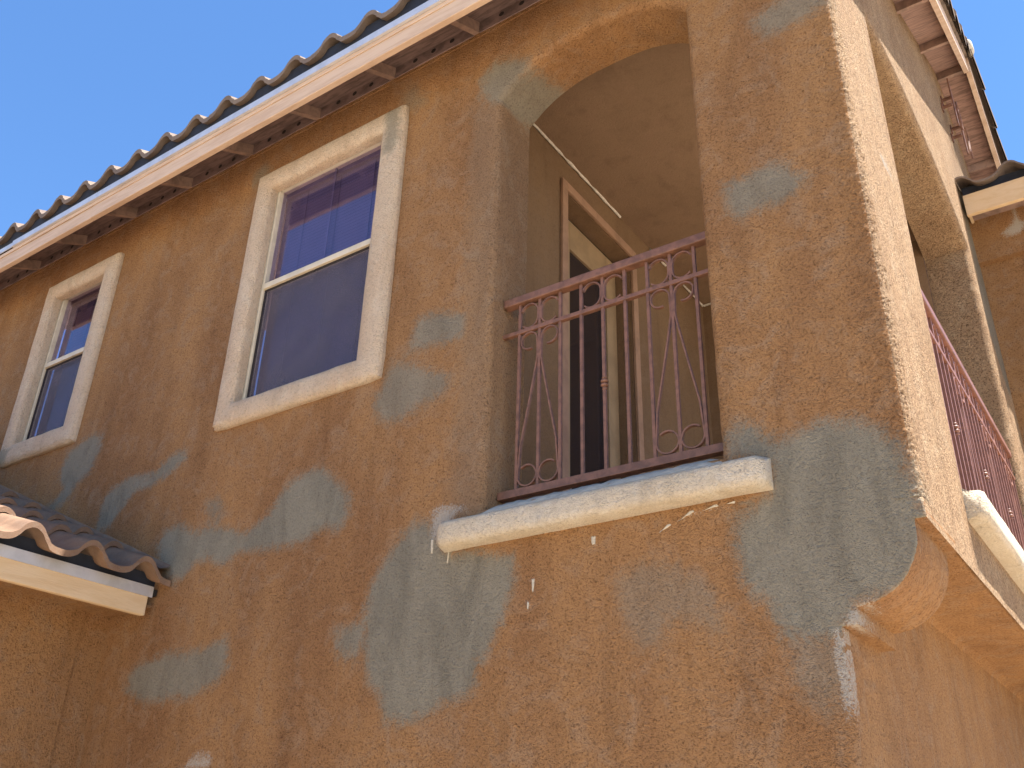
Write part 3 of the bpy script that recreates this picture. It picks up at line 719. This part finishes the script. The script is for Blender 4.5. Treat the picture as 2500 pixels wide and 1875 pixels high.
bm = bmesh.new(); add_box(bm, -4.712, -4.674, -4.32, -.055, 2.832, 2.942, .004); lpart('low_fascia', bm, M_FASCY)
bm = bmesh.new(); add_box(bm, -4.673, -4.667, -4.32, -.035, 2.936, 2.992); add_box(bm, -4.70, -4.667, -4.32, -.035, 2.9925, 2.996); lpart('low_flashing', bm, M_FLASH)
bm = bmesh.new(); add_box(bm, -4.715, -4.69, -4.3, -.02, 2.99, 3.07); lpart('low_bird_stop', bm, M_BIRD)
c2, s2 = math.cos(math.atan(.42)), math.sin(math.atan(.42))
def low_to3(u, s, h): return (-4.562 - s * c2, u, 3.030 + s * s2 + h)
bm = tile_field(.0, (-4.35, -.012), .33, -.18, 0, 4.4, .37, low_to3, 'tiles', M_TILEL, seg=20, thick=.032, lift_=.042)
lpart('low_roof_tiles', bm, M_TILEL, smooth=40, label='red brown curved clay tiles')
bm = bmesh.new()          # painted flashing where the tiles meet the wall
p0 = []
for i in range(60):
    s = i * .075; x = -4.60 - s * c2; z = 3.045 + s * s2
    p0.append([bm.verts.new((x, -.004 - .002 * abs(nz((x, 3, 0), 20)), z + .075 + .006 * nz((x, 0, 0), 12))), bm.verts.new((x, -.02, z + .055)), bm.verts.new((x, -.07, z + .04))])
rings(bm, p0, closed=False); lpart('wall_flashing', bm, M_TILEL)
bm = bmesh.new(); add_box(bm, -4.71, -4.672, -.03, -.006, 2.95, 2.985); lpart('low_roof_end_block', bm, M_DARK)
# ------------------------------------------------------------------ wing to the right with its own small roof
bm = bmesh.new()
quad(bm, (XC - .2, 4.0, 6.04), (.02, 4.0, 6.04), (.02, 4.0, 6.62), (XC - .2, 4.0, 6.62))
quad(bm, (XC - .2, 4.0, 6.04), (.02, 4.0, 6.04), (.02, 4.06, 6.04), (XC - .2, 4.06, 6.04))
quad(bm, (XC - .2, 4.06, -.02), (.02, 4.06, -.02), (.02, 4.06, 6.04), (XC - .2, 4.06, 6.04))
quad(bm, (.02, 4.06, -.02), (.02, 8.0, -.02), (.02, 8.0, 6.6), (.02, 4.06, 6.6)); quad(bm, (.02, 4.0, 6.04), (.02, 4.06, 6.04), (.02, 4.06, 6.6), (.02, 4.0, 6.6))
grid_cut(bm, 0, -.75, 0, .05); grid_cut(bm, 2, 5.8, 6.6, .05)
o = link_bm('right_wing_wall', bm, M_ST, HOUSE); co = coords_of(o)
sel = co[:, [0, 2]].copy()
paint(o, sel, [], [[(-.40, 6.24), (-.33, 6.29), (-.29, 6.32), (-.27, 6.5), (-.24, 6.5), (-.23, 6.33), (-.19, 6.30), (-.22, 6.20), (-.34, 6.19)]])
RW = empty('right_wing_roof', (-.3, 4, 6.3)); child_of(RW, HOUSE)
def wpart(name, bm, mat, **k):
    o = link_bm(name, bm, mat, None, **k); child_of(o, RW); return o
bm = bmesh.new(); add_box(bm, -.562, .08, 3.70, 3.738, 6.31, 6.50, .003); add_box(bm, -.566, -.545, 3.74, 4.0, 6.42, 6.52); wpart('wing_fascia', bm, M_FASCY)
bm = bmesh.new(); add_box(bm, -.56, .08, 3.742, 3.76, 6.50, 6.60); wpart('wing_bird_stop', bm, M_BIRD)
bm = bmesh.new(); quad(bm, (-.56, 3.735, 6.40), (.06, 3.735, 6.40), (.06, 4.0, 6.44), (-.56, 4.0, 6.44)); wpart('wing_soffit', bm, M_RAFT)
def wing_to3(u, s, h): return (u, 3.64 + s * .93, 6.575 + s * .37 + h)
bm = tile_field(.0, (-.582, .10), .36, -.20, 0, 3.6, .37, wing_to3, 'tiles', M_TILE, seg=16, thick=.02)
wpart('wing_roof_tiles', bm, M_TILE, smooth=40)
# ------------------------------------------------------------------ balcony railings
def arc_pts(cx, cz, r, a0, a1, n=14):
    return [(cx + r * math.cos(math.radians(a0 + (a1 - a0) * i / n)), cz + r * math.sin(math.radians(a0 + (a1 - a0) * i / n))) for i in range(n + 1)]
def railing(label, n, pitch, a_first, a0, a1, zb, zm, zt, to3, up, loc, mat):
    R = empty('balcony_railing', loc, label=label, cat='railing', group='balcony railings')
    def part(name, bm, **k): o = link_bm(name, bm, mat, None, **k); child_of(o, R); return o
    def bar(name, A0, A1, Z0, Z1, D0, D1, bev=.002):
        bm = bmesh.new(); add_box(bm, A0, A1, D0, D1, Z0, Z1, bev)
        for v in bm.verts: v.co = Vector(to3(v.co.x, v.co.z, v.co.y))
        bmesh.ops.recalc_face_normals(bm, faces=bm.faces[:]); return part(name, bm)
    bar('top_rail', a0, a1, zt - .045, zt, -.025, .025, .006)
    bar('middle_rail', a0 - .02, a1 + .02, zm - .011, zm + .011, -.012, .012)
    bar('bottom_rail', a0, a1 + .03, zb - .02, zb + .018, -.022, .022)
    for k in range(n):
        a = a_first + pitch * k; bar('baluster', a - .0075, a + .0075, zb + .018, zt - .045, -.0075, .0075, .0015)
    def scroll(pts, wd=.0035, dp=.008):
        bm = bmesh.new(); sweep(bm, [to3(a, z, 0) for a, z in pts], wd, dp, up=up); part('scroll', bm)
    h = pitch
    def C(ac, sgn):       # round scroll between top and middle rail, sitting beside centre bar
        c = ac + sgn * h * .5; zc = (zt - .045 + zm) / 2; H = (zt - .045 - zm) / 2 - .012
        r = h * .42; pts = []
        top = arc_pts(0, 0, r, 20, 180, 10); top = [(p[0], p[1]) for p in top]
        P = [(q[0], H - r + q[1]) for q in top] + [(-r, 0)] + [(q[0], -(H - r) + q[1]) for q in arc_pts(0, 0, r, 180, 320, 10)]
        scroll([(c + sgn * p[0], zc + p[1]) for p in P])
    def lyre(ac, sgn):
        r = h * .40; c = ac + sgn * h * .5; zt_ = zm - .016 - r; zb_ = zb + .03 + r * 1.1
        top = [(q[0], q[1]) for q in arc_pts(0, 0, r * .95, -110, 0, 8)] + [(q[0], q[1]) for q in arc_pts(0, 0, r, 0, 180, 12)][1:]
        P = [(sgn * p[0] + c, zt_ + p[1]) for p in top]
        P += [(ac + sgn * h * (.06 + .02), zt_ - .10)]
        m = 10
        for i in range(1, m): 
            t = i / m; P.append((ac + sgn * h * (.08 + .84 * t ** 1.05), zt_ - .10 + (zb_ + .10 - zt_ + .10) * t))
        rr = h * .44; cc = ac + sgn * h * .49
        P += [(cc + sgn * q[0], zb_ + q[1]) for q in arc_pts(0, 0, rr, 10, -180, 16)] + [(cc + sgn * q[0] + sgn * 0, zb_ + q[1]) for q in arc_pts(0, 0, rr * .96, -190, -310, 9)]
        scroll(P)
    def knot(a, z):
        bm = bmesh.new()
        for i, (dz, r_) in enumerate(((-.028, .013), (-.010, .019), (.010, .019), (.028, .013))):
            mt = Matrix.Translation(Vector(to3(a, z + dz, 0))) @ Matrix.Diagonal((1, 1, .55, 1)); bmesh.ops.create_uvsphere(bm, u_segments=10, v_segments=6, radius=r_, matrix=mt)
        part('knot', bm, smooth=60)
    k = 1; g_ = 0
    while k < n - 1:
        ac = a_first + pitch * k
        for sg in (-1, 1):
            C(ac, sg)
            if g_ % 2 == 0: lyre(ac, sg)
        if g_ % 2 == 1: knot(ac, zb + .44)
        k += 3; g_ += 1
    return R
railing('brown wrought iron railing of the front arched opening', 9, .1175, -2.315, -2.405, -1.285, 3.142, 3.99, 4.195, lambda a, z, d: (a, .12 + d, z), (0, 1, 0), (-1.85, .12, 3.12), M_IRON)
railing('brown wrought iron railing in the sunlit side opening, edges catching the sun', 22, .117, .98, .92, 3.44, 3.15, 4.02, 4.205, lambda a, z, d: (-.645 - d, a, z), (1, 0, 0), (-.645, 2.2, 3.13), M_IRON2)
# ------------------------------------------------------------------ iron ornament high on the gable
OR = empty('gable_ornament', (-.55, 4.3, 7.75), label='small wrought iron scroll bracket high on the gable wall below the roof overhang', cat='ornament')
def opart(name, bm): o = link_bm(name, bm, M_IRON, None); child_of(o, OR)
for (y, z) in ((4.20, 7.93), (4.07, 7.74), (4.45, 7.78), (4.32, 7.58)):
    bm = bmesh.new(); add_box(bm, XC, -.50, y - .012, y + .012, z - .012, z + .012, .002); add_box(bm, XC, XC + .012, y - .03, y + .03, z - .035, z + .035, .002); opart('arm', bm)
for y0, z0 in ((4.14, 7.83), (4.38, 7.68)):
    bm = bmesh.new(); add_box(bm, -.50, -.488, y0 - .02, y0 + .02, z0 - .28, z0 + .26, .002); opart('upright', bm)
bm = bmesh.new()
sweep(bm, [(-.48, 4.26 + .09 * math.cos(t) * (1 - t / 14), 7.72 + .20 * math.sin(t) * (1 - t / 14)) for t in [i * .35 for i in range(26)]], .006, .006, up=(1, 0, 0)); opart('scroll', bm)
bm = bmesh.new()
sweep(bm, [(-.47, 4.45 + .04 * math.sin(i * .5), 7.75 - i * .035) for i in range(12)], .006, .006, up=(1, 0, 0)); opart('scroll', bm)
# ------------------------------------------------------------------ render settings
S.render.engine = 'CYCLES'
S.cycles.max_bounces = 8; S.cycles.diffuse_bounces = 5; S.cycles.transparent_max_bounces = 8
